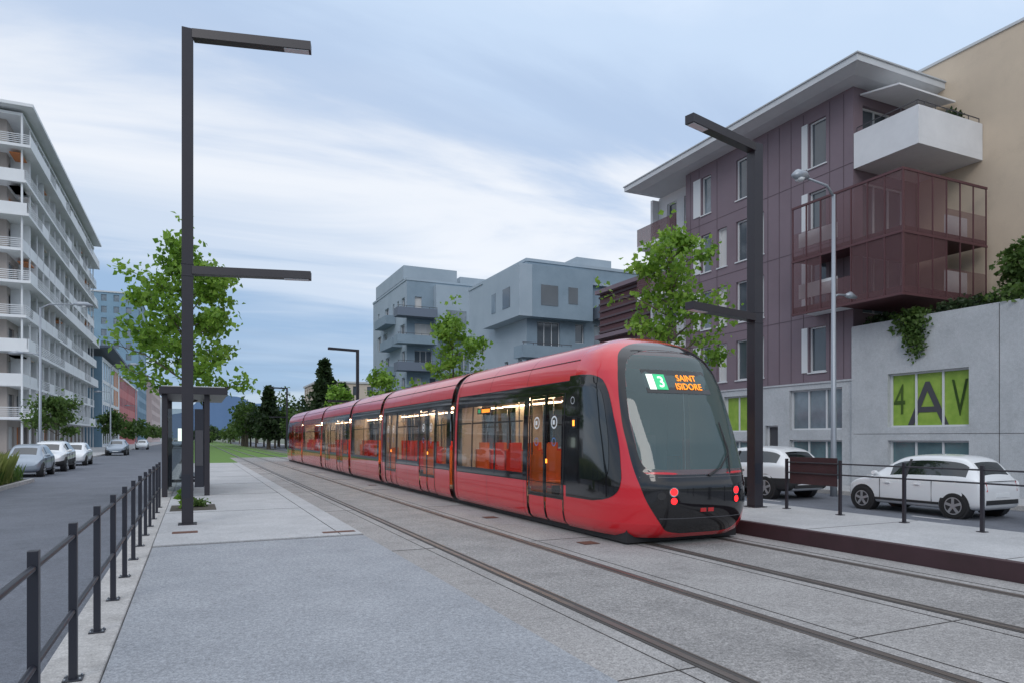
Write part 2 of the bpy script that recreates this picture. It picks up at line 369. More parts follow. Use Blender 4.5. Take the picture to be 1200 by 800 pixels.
tree('street_tree',12.4,49,-.2,7.4,1.3,3.0,1500,.25,15,sig=.2)
tree('street_tree',12.4,66,-.2,7.2,1.4,3.0,1300,.3,16,sig=.22)
tree('street_tree',-9.6,62,0,4.9,1.8,1.9,2400,.25,21,'leafm',sig=.22)
tree('street_tree',-9.4,100,0,5.2,1.8,1.9,1500,.32,22,'leafm',sig=.27)
tree('street_tree',-12.5,40,0,8.5,1.4,3.0,1500,.26,23,'leafm',sig=.22)
def conifer(name,x,y,H,R,seed,n=2600,leaf=.75):
    rs=np.random.RandomState(seed); b=MB(); b.tube([(x,y,-.2),(x,y,H)],[.35,.05],'bark',7)
    t=rs.rand(n)**.8; lay=np.floor(t*14)/14+.02*rs.rand(n); az=rs.rand(n)*6.28; rr=R*(1-lay)**.7*(.25+.75*rs.rand(n)**.5)*(.65+.4*np.sin(az*3+lay*20))
    c=np.stack([x+rr*np.cos(az),y+rr*np.sin(az),2+lay*(H-2)-rr*.15],1); leaves(b,c,leaf,'leafd',rs); b.build(name)
conifer('conifer_tree',17.2,102,13.2,3.2,4); conifer('conifer_tree',11.0,118,10,2.4,5); conifer('conifer_tree',23,118,11,2.6,6)
rs=np.random.RandomState(5); b=MB()
def clump(cx,cy,cz,rx,ry,rz,n,leaf,k):
    d=rs.normal(size=(n,3)); d/=np.linalg.norm(d,axis=1)[:,None]; r=rs.rand(n)**.35
    bumpy=1+.25*np.sin(d[:,0]*5+cx)*np.cos(d[:,2]*6+cy)
    c=np.array([cx,cy,cz])+d*(r*bumpy)[:,None]*np.array([rx,ry,rz]); leaves(b,c,leaf,k,rs)
for i in range(26):
    x=8.5+rs.rand()*20; y=105+rs.rand()*50; h=5.5+rs.rand()*5
    b.tube([(x,y,-.2),(x,y,h*.6)],[.2,.1],'bark',5)
    clump(x,y,h*.62,1.7+rs.rand(),1.7+rs.rand(),h*.38,420,.6,'leafd' if rs.rand()<.6 else 'leafm')
for i in range(22):
    x=-1+rs.rand()*22; y=195+rs.rand()*110; h=3.5+rs.rand()*2.2+(3.5 if x>12 else 0)
    b.tube([(x,y,-.2),(x,y,h*.6)],[.2,.1],'bark',5)
    clump(x,y,h*.6,2.6,2.6,h*.42,300,.8,'leafd' if rs.rand()<.4 else 'leafm')
for i in range(10):
    x=-9.5+rs.rand(); y=120+i*17; h=4.0+rs.rand()*1.3
    clump(x,y,h*.65,1.4,1.4,h*.3,180,.6,'leafm')
b.build('distant_trees')
b=MB()
def blades(x0,x1,y0,y1,z,h,n,k):
    i=b.mi(k)
    for _ in range(n):
        x=x0+rs.rand()*(x1-x0); y=y0+rs.rand()*(y1-y0); a=rs.rand()*6.28; l=h*(.5+.7*rs.rand()); s=.35*l
        o=len(b.v); w=.02
        b.v+= [(x-w*math.sin(a),y+w*math.cos(a),z),(x+w*math.sin(a),y-w*math.cos(a),z),(x+s*.4*math.cos(a),y+s*.4*math.sin(a),z+l*.7),(x+s*math.cos(a),y+s*math.sin(a),z+l)]
        b.f+= [[o,o+1,o+2],[o,o+2,o+3]]; b.m+=[i,i]
blades(-8.2,-6.15,18,31,.02,1.05,6000,'leafy'); blades(-8.2,-6.15,18,33,.02,.6,3000,'leafm')
b.build('ornamental_grass')
b=MB(); b.box(-.5,.45,16.9,18.3,.061,.068,'soil'); clump(-.2,17.4,.28,.12,.12,.3,140,.12,'leaf'); clump(.1,17.8,.15,.2,.2,.1,120,.09,'leafm'); b.build('tree_pit_planting')

# ------------------------------------------------------------ TRAM
cx=7.3; y0=10.4; PW=3.5
Wz=lambda z: float(np.interp(z,[.12,.2,.35,.7,1.0,2.0,2.6,2.85,3.05,3.2,3.32,3.41,3.47,3.5],[1.20,1.28,1.315,1.325,1.325,1.305,1.265,1.22,1.14,1.02,.84,.6,.32,.0]))
Yf=lambda z: float(np.interp(z,[.12,.2,.35,.6,.95,1.2,1.6,2.0,2.3,2.6,2.8,3.0,3.15,3.28,3.38,3.45,3.5],[8.72,8.60,8.50,8.43,8.43,8.5,8.64,8.82,8.95,9.10,9.22,9.37,9.52,9.70,9.90,10.1,10.38]))
def ny(x,z):
    w=max(Wz(z),1e-4); r=min(abs(x)/w,1); return y0-(y0-Yf(z))*(1-r**PW)**(1/PW)
def nx(y,z):
    L=y0-Yf(z); r=min(max((y0-y)/L,0),1); return Wz(z)*(1-r**PW)**(1/PW)
ident=lambda p:p
rear=lambda p:(p[0],60.4-p[1],p[2])
def patch(b,f,us,vs,off,k,T=ident,skip=None):
    nu,nv=len(us),len(vs); P=np.array([[f(u,v) for u in us] for v in vs],float)
    du=np.gradient(P,axis=1); dv=np.gradient(P,axis=0); N=np.cross(du,dv); L=np.linalg.norm(N,axis=2); L[L<1e-12]=1; N/=L[...,None]
    C=np.array([cx,12.,1.8]); Q=P-C; 
    if P[...,1].min()>y0-.01: Q[...,1]=0
    s=np.sign((N*Q).sum(2)); s[s==0]=1; P=P+N*(s*off)[...,None]
    vsx=[T(tuple(p)) for p in P.reshape(-1,3)]
    fs=[]
    for j in range(nv-1):
        for i in range(nu-1):
            if skip and skip((us[i]+us[i+1])/2,(vs[j]+vs[j+1])/2): continue
            fs.append((j*nu+i,j*nu+i+1,(j+1)*nu+i+1,(j+1)*nu+i))
    b.add(vsx,fs,k)
zs_all=[.12,.15,.2,.27,.35,.45,.6,.75,.9,1.05,1.2,1.35,1.5,1.7,1.9,2.1,2.3,2.5,2.6,2.7,2.8,2.9,3.0,3.08,3.15,3.22,3.28,3.33,3.38,3.42,3.45,3.48,3.5]
def sm(xs,ys):
    def f(x):
        if x<=xs[0]: return ys[0]
        for i in range(len(xs)-1):
            if x<=xs[i+1]:
                t=(x-xs[i])/(xs[i+1]-xs[i]); 
                m0=(ys[i+1]-ys[i-1])/(xs[i+1]-xs[i-1])*(xs[i+1]-xs[i]) if i>0 else (ys[i+1]-ys[i])
                m1=(ys[i+2]-ys[i])/(xs[i+2]-xs[i])*(xs[i+1]-xs[i]) if i<len(xs)-2 else (ys[i+1]-ys[i])
                return (2*t**3-3*t**2+1)*ys[i]+(t**3-2*t**2+t)*m0+(-2*t**3+3*t**2)*ys[i+1]+(t**3-t**2)*m1
        return ys[-1]
    return f
hB=sm([.20,.23,.30,.45,.65,.9,1.2,1.6,2.0,2.6,3.0,3.15,3.25,3.31,3.345],[.40,.60,.72,.84,.96,1.04,1.09,1.11,1.11,1.05,.93,.82,.64,.42,.12])
hG=sm([1.12,1.15,1.22,1.35,1.6,2.0,2.6,2.9,3.05,3.14,3.19],[.60,.86,.96,1.01,1.03,1.03,.96,.86,.72,.5,.2])
tram=empty('tram')
shell=MB()
ts=np.linspace(0,1,89); As=[math.pi*(.5-.5*math.cos(math.pi*t)) for t in ts]
def fshell(a,z):
    c=math.cos(a); s_=abs(math.sin(a)); return (cx-math.copysign(abs(c)**(2/PW),c)*Wz(z), y0-(y0-Yf(z))*s_**(2/PW), z)
def skipf(a,z):
    p=fshell(a,z); return 1.2<z<3.1 and p[1]<y0-.3 and abs(p[0]-cx)<hG(z)-.0 and math.sin(a)>.3
zf=sorted(set(zs_all+list(np.round(np.arange(.12,3.5,.08),3))))
patch(shell,fshell,As,zf,0,'red',skip=skipf)
patch(shell,fshell,As,zs_all,0,'red',T=rear)
patch(shell,fshell,As,zf,-.03,'cabw',skip=skipf)
shell.build('nose_shells',tram,smooth=True)
blk=MB(); gl=MB()
zr=list(np.concatenate([np.linspace(.20,.30,6),np.linspace(.36,1.1,12)])); zt=list(np.linspace(1.12,3.19,44)); ze=list(np.linspace(3.2,3.345,10))
S=list(np.linspace(-1,1,31))
full=zr+zt+ze
F=lambda hw: (lambda s,z:(cx+s*hw(z),ny(s*hw(z),z),z))
patch(blk,F(hB),S,zr+[1.12],.006,'black'); patch(blk,F(hB),S,[3.19]+ze,.006,'black')
for sg in (-1,1):
    patch(blk,lambda t,z,sg=sg:(cx+sg*(hG(z)*(1-t)+hB(z)*t),ny(hG(z)*(1-t)+hB(z)*t,z),z),list(np.linspace(0,1,8)),zt,.006,'black')
patch(blk,F(hB),S,full,.006,'black',T=rear)
patch(gl,F(hG),S,zt,.003,'wglass')
yF=sm([.66,.70,.78,.9,1.05,1.2,1.6,2.0,2.4,2.6,2.7,2.76,2.79],[9.7,9.4,9.17,9.06,9.03,9.05,9.13,9.27,9.43,9.55,9.68,9.9,10.2])
zc=list(np.linspace(.66,.9,8))+list(np.linspace(.95,2.55,16))+list(np.linspace(2.6,2.79,8))
def sidef(sg,yb,yfn): 
    def f(t,z):
        y=yfn(z)*(1-t)+yb*t; return (cx+sg*(nx(y,z) if y<y0 else Wz(z)),y,z)
    return f
yW=sm([1.0,1.04,1.2,1.6,2.0,2.4,2.52,2.56],[9.5,9.36,9.3,9.33,9.42,9.56,9.66,9.8])
for sg in (-1,1):
    for T in (ident,rear):
        patch(blk,sidef(sg,10.58,yF),list(np.linspace(0,1,16)),zc,.006,'black',T=T)
        patch(gl,sidef(sg,10.12,yW),list(np.linspace(0,1,10)),list(np.linspace(1.0,2.56,24)),.011,'carg',T=T)
body=MB(); seam=MB()
def strip(b,sg,ya,yb,za,zb,k,off=0,nz=6):
    zs=sorted(set([za,zb]+[z for z in zs_all if za<z<zb])); us=[ya,yb]
    n=len(zs); vs=[]
    for z in zs:
        for y in us: vs.append((cx+sg*(Wz(z)+off),y,z))
    b.add(vs,[(2*i,2*i+1,2*i+3,2*i+2) for i in range(n-1)],k)
joints=[16.5,24.0,29.3,36.5,43.5]
starts=[10.4]+[j+.2 for j in joints]; ends=[j-.2 for j in joints]+[50.0]
mods=[
 [('d',10.72,12.12),('w',12.35,13.75),('w',13.83,15.1),('w',15.18,16.12)],
 [('w',16.95,17.75),('d',17.95,19.3),('w',19.5,20.6),('w',20.68,21.7),('d',21.9,23.25)],
 [('w',24.45,26.6),('w',26.7,28.95)],
 [('w',29.75,30.6),('d',30.8,32.15),('w',32.4,33.7),('d',33.9,35.25),('w',35.4,36.1)],
 [('w',36.95,39.9),('w',40.0,43.1)],
 [('w',43.95,45.2),('w',45.3,46.6),('d',46.9,48.3),('w',48.5,49.6)]]
for a,c,ops in zip(starts,ends,mods):
    for sg in (-1,1):
        strip(body,sg,a,c,2.70,3.5,'red2')
        ds=[o for o in ops if o[0]=='d']
        cur=a
        for d_ in ds:
            strip(body,sg,cur,d_[1]-.05,.12,.86,'red'); cur=d_[2]+.05
        strip(body,sg,cur,c,.12,.86,'red')
        cur=a
        for o in ops:
            if o[1]>cur: strip(blk,sg,cur if cur>10.58 else 10.58,o[1],.86,2.70,'black')
            if o[0]=='w':
                strip(blk,sg,o[1],o[2],.86,1.0,'black'); strip(blk,sg,o[1],o[2],2.42,2.70,'black'); strip(gl,sg,o[1],o[2],1.0,2.42,'tglass',-.004)
                ym=o[2]-.01; strip(seam,sg,ym-.012,ym+.012,1.0,2.42,'seam',.003)
                strip(seam,sg,o[1]+.02,o[2]-.02,2.02,2.05,'seam',.001)
            else:
                y1,y2=o[1],o[2]; m=(y1+y2)/2
                strip(blk,sg,y1,y2,2.50,2.70,'black'); 
                for (p,q) in ((y1,m),(m,y2)):
                    strip(body,sg,p+.03,q-.03,.14,.58,'red',-.012)
                    strip(gl,sg,p+.07,q-.07,.66,2.44,'tglass',-.012)
                    strip(blk,sg,p,p+.07,.58,2.5,'black',-.01); strip(blk,sg,q-.07,q,.58,2.5,'black',-.01)
                    strip(blk,sg,p+.07,q-.07,.58,.66,'black',-.01); strip(blk,sg,p+.07,q-.07,2.44,2.5,'black',-.01)
                for yy in (y1-.05,m-.012,y2+.02):
                    strip(seam,sg,yy,yy+.03,.14,2.5,'seam',.004)
                if sg<0 and y1<30:
                    for (p,q) in ((y1,m),(m,y2)):
                        for zc_,r,kk in ((1.98,.12,'decal'),(1.62,.08,'decalb')):
                            cyy=(p+q)/2; vs=[];n=20
                            for t in range(n):
                                an=2*math.pi*t/n
                                for rr in (r,r*.76): vs.append((cx+sg*(Wz(zc_+rr*math.sin(an))-.006),cyy+rr*math.cos(an),zc_+rr*math.sin(an)))
                            seam.add(vs,[(2*t,2*((t+1)%n),2*((t+1)%n)+1,2*t+1) for t in range(n)],kk)
                        seam.box(cx-Wz(1.95)-.002,cx-Wz(1.95)+.004,(p+q)/2-.035,(p+q)/2+.035,1.94,2.02,'decal')
                    seam.box(cx-Wz(1.2)-.0,cx-Wz(1.2)+.006,m-.10,m-.05,1.22,1.30,'ledA')
            cur=o[2]
        strip(blk,sg,cur,c,.86,2.70,'black')
        strip(seam,sg,a+.0,c,3.06,3.075,'seam',.003); strip(seam,sg,a,c,2.695,2.712,'seam',.004); strip(seam,sg,a,c,.852,.866,'seam',.004)
        for yy in np.arange(a+1.9,c-.6,1.9): strip(seam,sg,yy,yy+.008,.16,.85,'seam',.002); strip(seam,sg,yy,yy+.008,2.72,3.4,'seam',.002)
for j in joints:
    for sg in (-1,1):
        for q in range(4):
            ya=j-.2+.1*q; strip(seam,sg,ya,ya+.07,.16,3.5,'seam',-.07); strip(seam,sg,ya+.07,ya+.1,.16,3.5,'seam',-.11)
        strip(seam,sg,j-.2,j-.2+.02,.2,3.2,'seam',.0);strip(seam,sg,j+.18,j+.2,.2,3.2,'seam',.0)
        strip(blk,sg,j-.34,j-.2,.14,3.42,'red2',.006)
seam.box(cx-1.27,cx-1.262,14.1,14.9,2.24,2.38,'seam'); seam.box(cx-1.276,cx-1.271,14.15,14.62,2.27,2.35,'ledA'); seam.box(cx-1.276,cx-1.271,14.70,14.84,2.27,2.35,'ledG')
body.build('body_panels',tram,smooth=True); blk.build('black_glazed_band',tram,smooth=True); gl.build('windows',tram,smooth=True); seam.build('seams_and_gangways',tram)
it=MB()
it.box(cx-1.12,cx+1.12,9.0,51.4,.03,.30,'plast')  # dark box added below the floor to give the shadow under the tram
it.box(cx-1.22,cx+1.22,10.3,50.2,.31,.36,'tfloor'); 
it.box(cx-1.14,cx+1.14,10.5,50.0,2.56,2.62,'tint')
for x in (-.55,.55):
    yy=10.9
    while yy<49: it.box(cx+x-.11,cx+x+.11,yy,yy+1.3,2.535,2.555,'lightw'); yy+=1.7
for j in joints: 
    for sg in (-1,1): it.box(cx+sg*.62,cx+sg*1.16,j-.3,j+.3,.37,2.55,'tint')
doors=[o for m_ in mods for o in m_ if o[0]=='d']
yy=12.5; q=0
while yy<49:
    if all(not(o[1]-.4<yy<o[2]+.3) for o in doors) and all(abs(yy-j)>.8 for j in joints):
        for sx in (-1,1):
            for w_ in (.40,.86):
                x=cx+sx*(w_+.08); k='seat' if (q%3) else 'seat2'
                it.box(x-.21,x+.21,yy-.22,yy+.22,.72,.80,k); it.box(x-.21,x+.21,yy+.17,yy+.26,.80,1.42,k); it.box(x-.12,x+.12,yy+.18,yy+.25,1.421,1.58,k)
                it.box(x-.05,x+.05,yy-.05,yy+.1,.37,.72,'plast')
        if q%2==0:
            for sx in (-1,1): it.tube([(cx+sx*.32,yy+.4,.36),(cx+sx*.32,yy+.4,2.55)],[.018,.018],'chrome',6)
        q+=1
    yy+=.85
for o in doors:
    for sx in (-1,1):
        for yk in (o[1]-.27,o[2]+.22):
            it.box(cx+sx*.95-.17,cx+sx*.95+.17,yk,yk+.03,.4,1.35,'seat2'); it.box(cx+sx*.95-.17,cx+sx*.95-.15,yk,yk+.03,1.351,2.5,'chrome')
        it.tube([(cx+sx*.5,(o[1]+o[2])/2,.36),(cx+sx*.5,(o[1]+o[2])/2,2.55)],[.02,.02],'chrome',6)
it.box(cx-1.15,cx+1.15,10.45,10.49,.37,2.9,'cabw')
it.box(cx-.98,cx+.98,8.86,9.25,.6,1.06,'cabw'); it.box(cx-.7,cx+.7,9.0,9.3,1.061,1.12,'plast')
it.box(cx-.25,cx+.25,9.75,10.1,.85,.95,'tfloor'); it.box(cx-.25,cx+.25,10.08,10.2,.95,1.75,'tfloor'); it.box(cx-.13,cx+.13,10.09,10.17,1.78,2.02,'tfloor')
it.box(cx-.75,cx+.75,9.55,9.75,2.48,2.86,'plast')
it.build('interior_and_shadow_box',tram)
def text2d(s,size,align='CENTER'):
    cu=D.curves.new('t','FONT'); cu.body=s; cu.size=size; cu.align_x=align; cu.resolution_u=3
    ob=D.objects.new('t',cu); sc.collection.objects.link(ob); dg=bpy.context.evaluated_depsgraph_get()
    me=D.meshes.new_from_object(ob.evaluated_get(dg)); v=[(p.co.x,p.co.y) for p in me.vertices]; f=[list(p.vertices) for p in me.polygons]
    D.objects.remove(ob); D.meshes.remove(me); return v,f
fr=MB()
def nosetext(s,size,u,z,k,off=.03,bold=0):
    v,f=text2d(s,size)
    for du in ((0,0),(bold,0),(0,bold),(bold,bold)) if bold else ((0,0),):
        fr.add([(cx+u+a+du[0],ny(u+a,z+c)-off-du[0]*.02-du[1]*.03,z+c+du[1]) for a,c in v],f,k)
def nosepanel(u0,u1,z0,z1,k,off):
    us=np.linspace(u0,u1,9); vs=[(cx+u,ny(u,z)-off,z) for z in (z0,z1) for u in us]; fr.add(vs,[(i,i+1,9+i+1,9+i) for i in range(8)],k)
nosepanel(-.68,.60,2.42,2.82,'black',.010)
nosepanel(-.62,-.50,2.48,2.74,'ledW',.014); nosepanel(-.495,-.28,2.48,2.74,'ledG',.016)
nosetext('3',.26,-.385,2.52,'ledW',.020,.006)
nosetext('SAINT',.15,.15,2.635,'ledO',.020,.004); nosetext('ISIDORE',.15,.15,2.49,'ledO',.020,.004)
def disc(u,z,r,k,off=.012):
    n=18; fr.add([(cx+u+r*math.cos(2*math.pi*t/n),ny(u+r*math.cos(2*math.pi*t/n),z+r*math.sin(2*math.pi*t/n))-off,z+r*math.sin(2*math.pi*t/n)) for t in range(n)],[list(range(n))],k)
for sg in (-1,1):
    disc(sg*.62,.86,.055,'ledR',.016); disc(sg*.62,.72,.05,'ledR',.016); disc(sg*.62,.86,.075,'chrome',.012); disc(sg*.62,.72,.065,'plast',.012)
    disc(sg*.80,.80,.06,'plast',.011)
fr.box(cx-.13,cx-.02,ny(0,.55)-.018,ny(0,.55)-.008,.54,.60,'tail'); fr.box(cx+.02,cx+.13,ny(0,.55)-.018,ny(0,.55)-.008,.54,.60,'tail')
for z in (1.08,.44):
    us=np.linspace(-hB(z)+.02,hB(z)-.02,17); vs=[(cx+u,ny(u,zz)-.010,zz) for zz in (z,z+.012) for u in us]; fr.add(vs,[(i,i+1,18+i,17+i) for i in range(16)],'tfloor')
def np_(u,z,off): return (cx+u,ny(u,z)-off,z)
fr.tube([np_(.05,1.10,.03),np_(.30,1.22,.05),np_(.55,1.45,.05)],[.018,.014,.010],'plast',6)
fr.tube([np_(.50,1.14,.03),np_(.57,1.5,.035),np_(.55,1.95,.035)],[.014,.016,.010],'plast',6)
v,f=text2d('039',.17); fr.add([(cx-Wz(2.86+c)-.006,10.5-a,2.80+c) for a,c in v],f,'decal')
fr.box(cx-Wz(2.0)-.05,cx-Wz(2.0)-.002,10.22,10.30,1.86,2.04,'plast'); fr.box(cx-Wz(2.0)-.056,cx-Wz(2.0)-.050,10.23,10.29,1.9,2.0,'ledA')
n=20; fr.add([(cx-Wz(2.3)-.02,10.38+r*math.cos(2*math.pi*t/n),2.35+r*math.sin(2*math.pi*t/n)) for t in range(n) for r in (.065,.055)],[(2*t,2*((t+1)%n),2*((t+1)%n)+1,2*t+1) for t in range(n)],'decal')
fr.build('front_details',tram)

# ------------------------------------------------------------ CARS
import bmesh
def car(x,y,z0,kind,paint,flip=False):
    if kind=='suv':
        st=[(0,.45,.85,.88,.72,.62),(.05,.32,1.02,1.06,.84,.70),(.16,.26,1.06,1.12,.89,.69),(.5,.24,1.07,1.50,.92,.62),(.85,.24,1.05,1.60,.92,.62),(1.7,.24,1.02,1.63,.92,.63),(2.5,.24,.99,1.58,.92,.62),(2.75,.24,.98,1.48,.92,.61),(3.3,.24,.97,1.06,.91,.70),(3.8,.25,.95,.99,.88,.70),(4.25,.28,.86,.88,.80,.66),(4.42,.38,.66,.68,.66,.56)]; wr=.35; wb=(.88,3.55)
    else:
        st=[(0,.38,.70,.73,.66,.58),(.04,.27,.86,.90,.76,.65),(.12,.21,.92,.98,.80,.64),(.38,.19,.93,1.36,.82,.57),(.62,.19,.92,1.46,.82,.57),(1.3,.19,.91,1.49,.82,.58),(1.95,.19,.90,1.45,.82,.57),(2.2,.19,.89,1.37,.82,.56),(2.85,.19,.88,.95,.81,.64),(3.2,.2,.83,.87,.79,.63),(3.5,.24,.70,.73,.71,.57),(3.6,.34,.52,.55,.60,.5)]; wr=.30; wb=(.62,3.02)
    root=empty('parked_car',(x,y,z0)); 
    if flip: root.rotation_euler=(0,0,math.pi)
    b=MB(); vs=[]
    for (s,zb,zl,zt,hf,ht) in st:
        h=[(0,zb),(hf*.88,zb),(hf*.985,zb+.10),(hf,(zb+zl)/2),(hf*.985,zl-.04),(hf*.955,zl),(ht,zt-.06),(ht*.90,zt-.01),(0,zt+.03)]
        ring=[(-a,s,c) for a,c in h[1:-1]]+[(0,s,h[-1][1])]+[(a,s,c) for a,c in h[1:-1][::-1]]+[(0,s,zb)]
        vs.append(ring)
    n=len(vs[0]); allv=[p for r in vs for p in r]
    for i in range(len(st)-1):
        t0=st[i][3]-st[i][2]; t1=st[i+1][3]-st[i+1][2]
        for j in range(n):
            k=paint; jj=(j+1)%n; hi0=t0>.3; hi1=t1>.3
            side=(j==4 or j==9); top=(6<=j<=7)
            if side and hi0 and hi1: k='carg'
            elif top and hi0!=hi1: k='carg'
            if kind=='suv' and j in (0,1,12,13) : k='plast'
            b.add([allv[i*n+j],allv[i*n+jj],allv[(i+1)*n+jj],allv[(i+1)*n+j]],[(0,1,2,3)],k)
    b.add(vs[0],[tuple(range(n))],'plast' if kind=='suv' else paint); b.add(vs[-1],[tuple(range(n))[::-1]],paint)
    ob=b.build('body',root,smooth=True)
    bm=bmesh.new(); bm.from_mesh(ob.data); bmesh.ops.remove_doubles(bm,verts=bm.verts,dist=.0005); bmesh.ops.recalc_face_normals(bm,faces=bm.faces); bm.to_mesh(ob.data); bm.free()
    md=ob.modifiers.new('ss','SUBSURF'); md.levels=2; md.render_levels=2
    w=MB(); hw=max(q[4] for q in st)
    for yy in wb:
        for sg in (-1,1):
            w.tube([(sg*(hw-.25),yy,wr+.02),(sg*(hw-.006),yy,wr+.02)],[wr*1.2,wr*1.17],'plast',28)
            w.tube([(sg*(hw-.2),yy,wr),(sg*(hw-.0),yy,wr),(sg*(hw+.012),yy,wr)],[wr,wr,wr*.9],'tyre',28)
            w.tube([(sg*(hw+.0),yy,wr),(sg*(hw+.016),yy,wr)],[wr*.68,wr*.66],'plast',24)
            for q in range(5):
                a=q*2*math.pi/5+.3; c,s_=math.cos(a),math.sin(a); X=sg*(hw+.02)
                w.beam((X,yy+c*wr*.08,wr+s_*wr*.08),(X,yy+c*wr*.64,wr+s_*wr*.64),.018,wr*.2,'rim') if abs(s_)<.95 else w.box(X-.009,X+.009,yy-wr*.1,yy+wr*.1,wr+min(0,s_*wr*.64),wr+max(0,s_*wr*.64),'rim')
            w.tube([(sg*(hw+.012),yy,wr),(sg*(hw+.03),yy,wr)],[wr*.16,wr*.12],'rim',12)
            nn=24; w.add([(sg*(hw+.019),yy+rr*math.cos(2*math.pi*t/nn),wr+rr*math.sin(2*math.pi*t/nn)) for t in range(nn) for rr in (wr*.68,wr*.6)],[(2*t,2*((t+1)%nn),2*((t+1)%nn)+1,2*t+1) for t in range(nn)],'rim')
    L=st[-1][0]; zl=st[5][2]
    d=MB()
    for sg in (-1,1):
        X=sg*(hw-.012)
        for yy in ((L*.36,L*.58,L*.75) if kind=='suv' else (L*.32,L*.70)): d.box(min(X,X+sg*.012),max(X,X+sg*.012),yy-.004,yy+.004,.32,zl-.06,'plast')
        d.box(min(X,X+sg*.016),max(X,X+sg*.016),wb[0]+wr*1.2,wb[1]-wr*1.2,.30,.36,'plast')
        for yy in (L*.40,L*.62): d.box(min(X,X+sg*.03),max(X,X+sg*.03),yy,yy+.15,zl-.17,zl-.145,'plast' if kind=='suv' else paint)
        ty=L*.5
        d.hexa([(sg*(hw-.06),ty,zl),(sg*(hw-.03),ty,zl),(sg*(hw-.03),ty+.07,zl),(sg*(hw-.06),ty+.07,zl),(sg*(hw-.27),ty-.03,zl+.45),(sg*(hw-.24),ty-.03,zl+.45),(sg*(hw-.24),ty+.04,zl+.45),(sg*(hw-.27),ty+.04,zl+.45)],'plast')
        d.tube([(sg*(hw-.06),L*.72,zl+.04),(sg*(hw+.06),L*.72,zl+.07),(sg*(hw+.17),L*.715,zl+.09)],[.03,.075,.05],paint,10)
        if kind=='suv':
            d.hexa([(sg*.45,-.01,.93),(sg*.80,.06,.93),(sg*.80,.1,.93),(sg*.45,.06,.93),(sg*.45,.02,1.03),(sg*.78,.10,1.03),(sg*.78,.16,1.03),(sg*.45,.10,1.03)],'tail')
        else:
            d.hexa([(sg*.56,.0,.66),(sg*.72,.05,.66),(sg*.72,.12,.66),(sg*.56,.08,.66),(sg*.56,.035,.88),(sg*.72,.10,.88),(sg*.72,.17,.88),(sg*.56,.12,.88)],'tail')
        d.hexa([(sg*.42,L-.12,.60),(sg*.68,L-.22,.60),(sg*.68,L-.3,.60),(sg*.42,L-.2,.60),(sg*.42,L-.19,.72),(sg*.70,L-.30,.74),(sg*.70,L-.38,.74),(sg*.42,L-.27,.72)],'headl')
    d.box(-.25,.25,-.006,.02,.52,.62,'decal'); d.box(-.26,.26,L-.04,L-.02,.40,.50,'decal'); d.box(-.5,.5,L-.10,L-.055,.53,.57,'plast')
    d.box(-.6,.6,.0,.05,.36,.46,'plast'); d.box(-.55,.55,.02,.035,.885,.895,'plast')
    w.build('wheels',root); d.build('lights_and_trim',root)
car(16.9,9.5,-.2,'hatch','carw'); car(16.95,15.0,-.2,'suv','carw'); car(16.85,5.0,-.2,'hatch','carb')
car(16.9,28,-.2,'hatch','cars')
for i,(yy,kd,pt) in enumerate([(40.6,'hatch','cars'),(46.6,'suv','carw'),(54.5,'hatch','carw'),(82,'suv','cars'),(118,'hatch','carw')]):
    car(-7.1,yy,-.1,kd,pt,True)
car(-2.6,128,-.1,'suv','cars',True); car(-3.6,160,-.1,'hatch','carw',True)

# ------------------------------------------------------------ tram shelter
sh=empty('tram_shelter'); b=MB()
for (x,y) in ((-.75,21.2),(-.75,25.4),(.32,21.2),(.32,25.4)): b.box(x-.07,x+.07,y-.07,y+.07,.06,2.9,'pole')
b.box(-.88,.85,20.9,25.7,2.9,3.1,'pole'); b.box(-.8,.78,21,25.6,3.105,3.13,'roofg')
b.box(.0,.24,21.16,21.22,.3,2.5,'fence'); b.box(.02,.22,21.145,21.158,.9,1.9,'framed')
b.box(-.68,.24,25.35,25.42,.2,.3,'pole'); b.box(-.4,-.0,22,24.7,.5,.56,'pole'); b.box(-.35,-.3,22.2,22.25,.06,.5,'pole'); b.box(-.35,-.3,24.3,24.35,.06,.5,'pole')
b.box(-.80,-.74,22.6,22.66,.06,2.9,'pole'); b.box(-.80,-.74,24.0,24.06,.06,2.9,'pole'); b.box(-.76,-.74,21.3,25.33,2.3,2.36,'pole')
b.build('frame',sh,bevel=.006)
b=MB(); b.box(-.77,-.762,21.28,22.59,.2,2.29,'sglass'); b.box(-.77,-.762,22.67,23.99,.2,2.29,'sglass'); b.box(-.77,-.762,24.07,25.32,.2,2.29,'sglass'); b.box(-.67,-.02,21.2,21.21,.2,2.5,'sglass'); b.box(-.42,-.22,21.18,21.195,1.6,1.95,'ledW')
b.build('glass',sh)

# ------------------------------------------------------------ right building
rb=empty('purple_apartment_building'); Wm=MB(); G=MB()
o=(22,17.5,0); u=(0,1,0); n=(-1,0,0)
ops=[]
rows=[(12.25,14.05),(9.5,11.3),(6.8,8.6),(4.25,6.0)]
for (c,d_) in rows:
    ops.append((1.2,2.0,c,d_,'bglass'))
    for (a,bb,k) in ((4.35,4.95,'wlight'),(5.35,6.0,'bglass'),(6.6,7.2,'wlight'),(7.65,8.3,'bglass2')):
        if c>12 and a in (4.35,6.6): continue
        ops.append((a,bb,c,d_,k))
facade(Wm,G,o,u,n,9.4,3.87,14.6,ops,'purple',.16)
for (c,d_) in rows:
    for a,w_ in ((2.05,.28),(8.35,.5)): G.abox((22,17.5,0),u,n,a,a+w_,c,d_,.002,.04,'frame')
    for op in ops:
        if op[2]==c: G.abox((22,17.5,0),u,n,op[0]-.05,op[1]+.05,c-.05,c-.002,.0,.05,'frame')
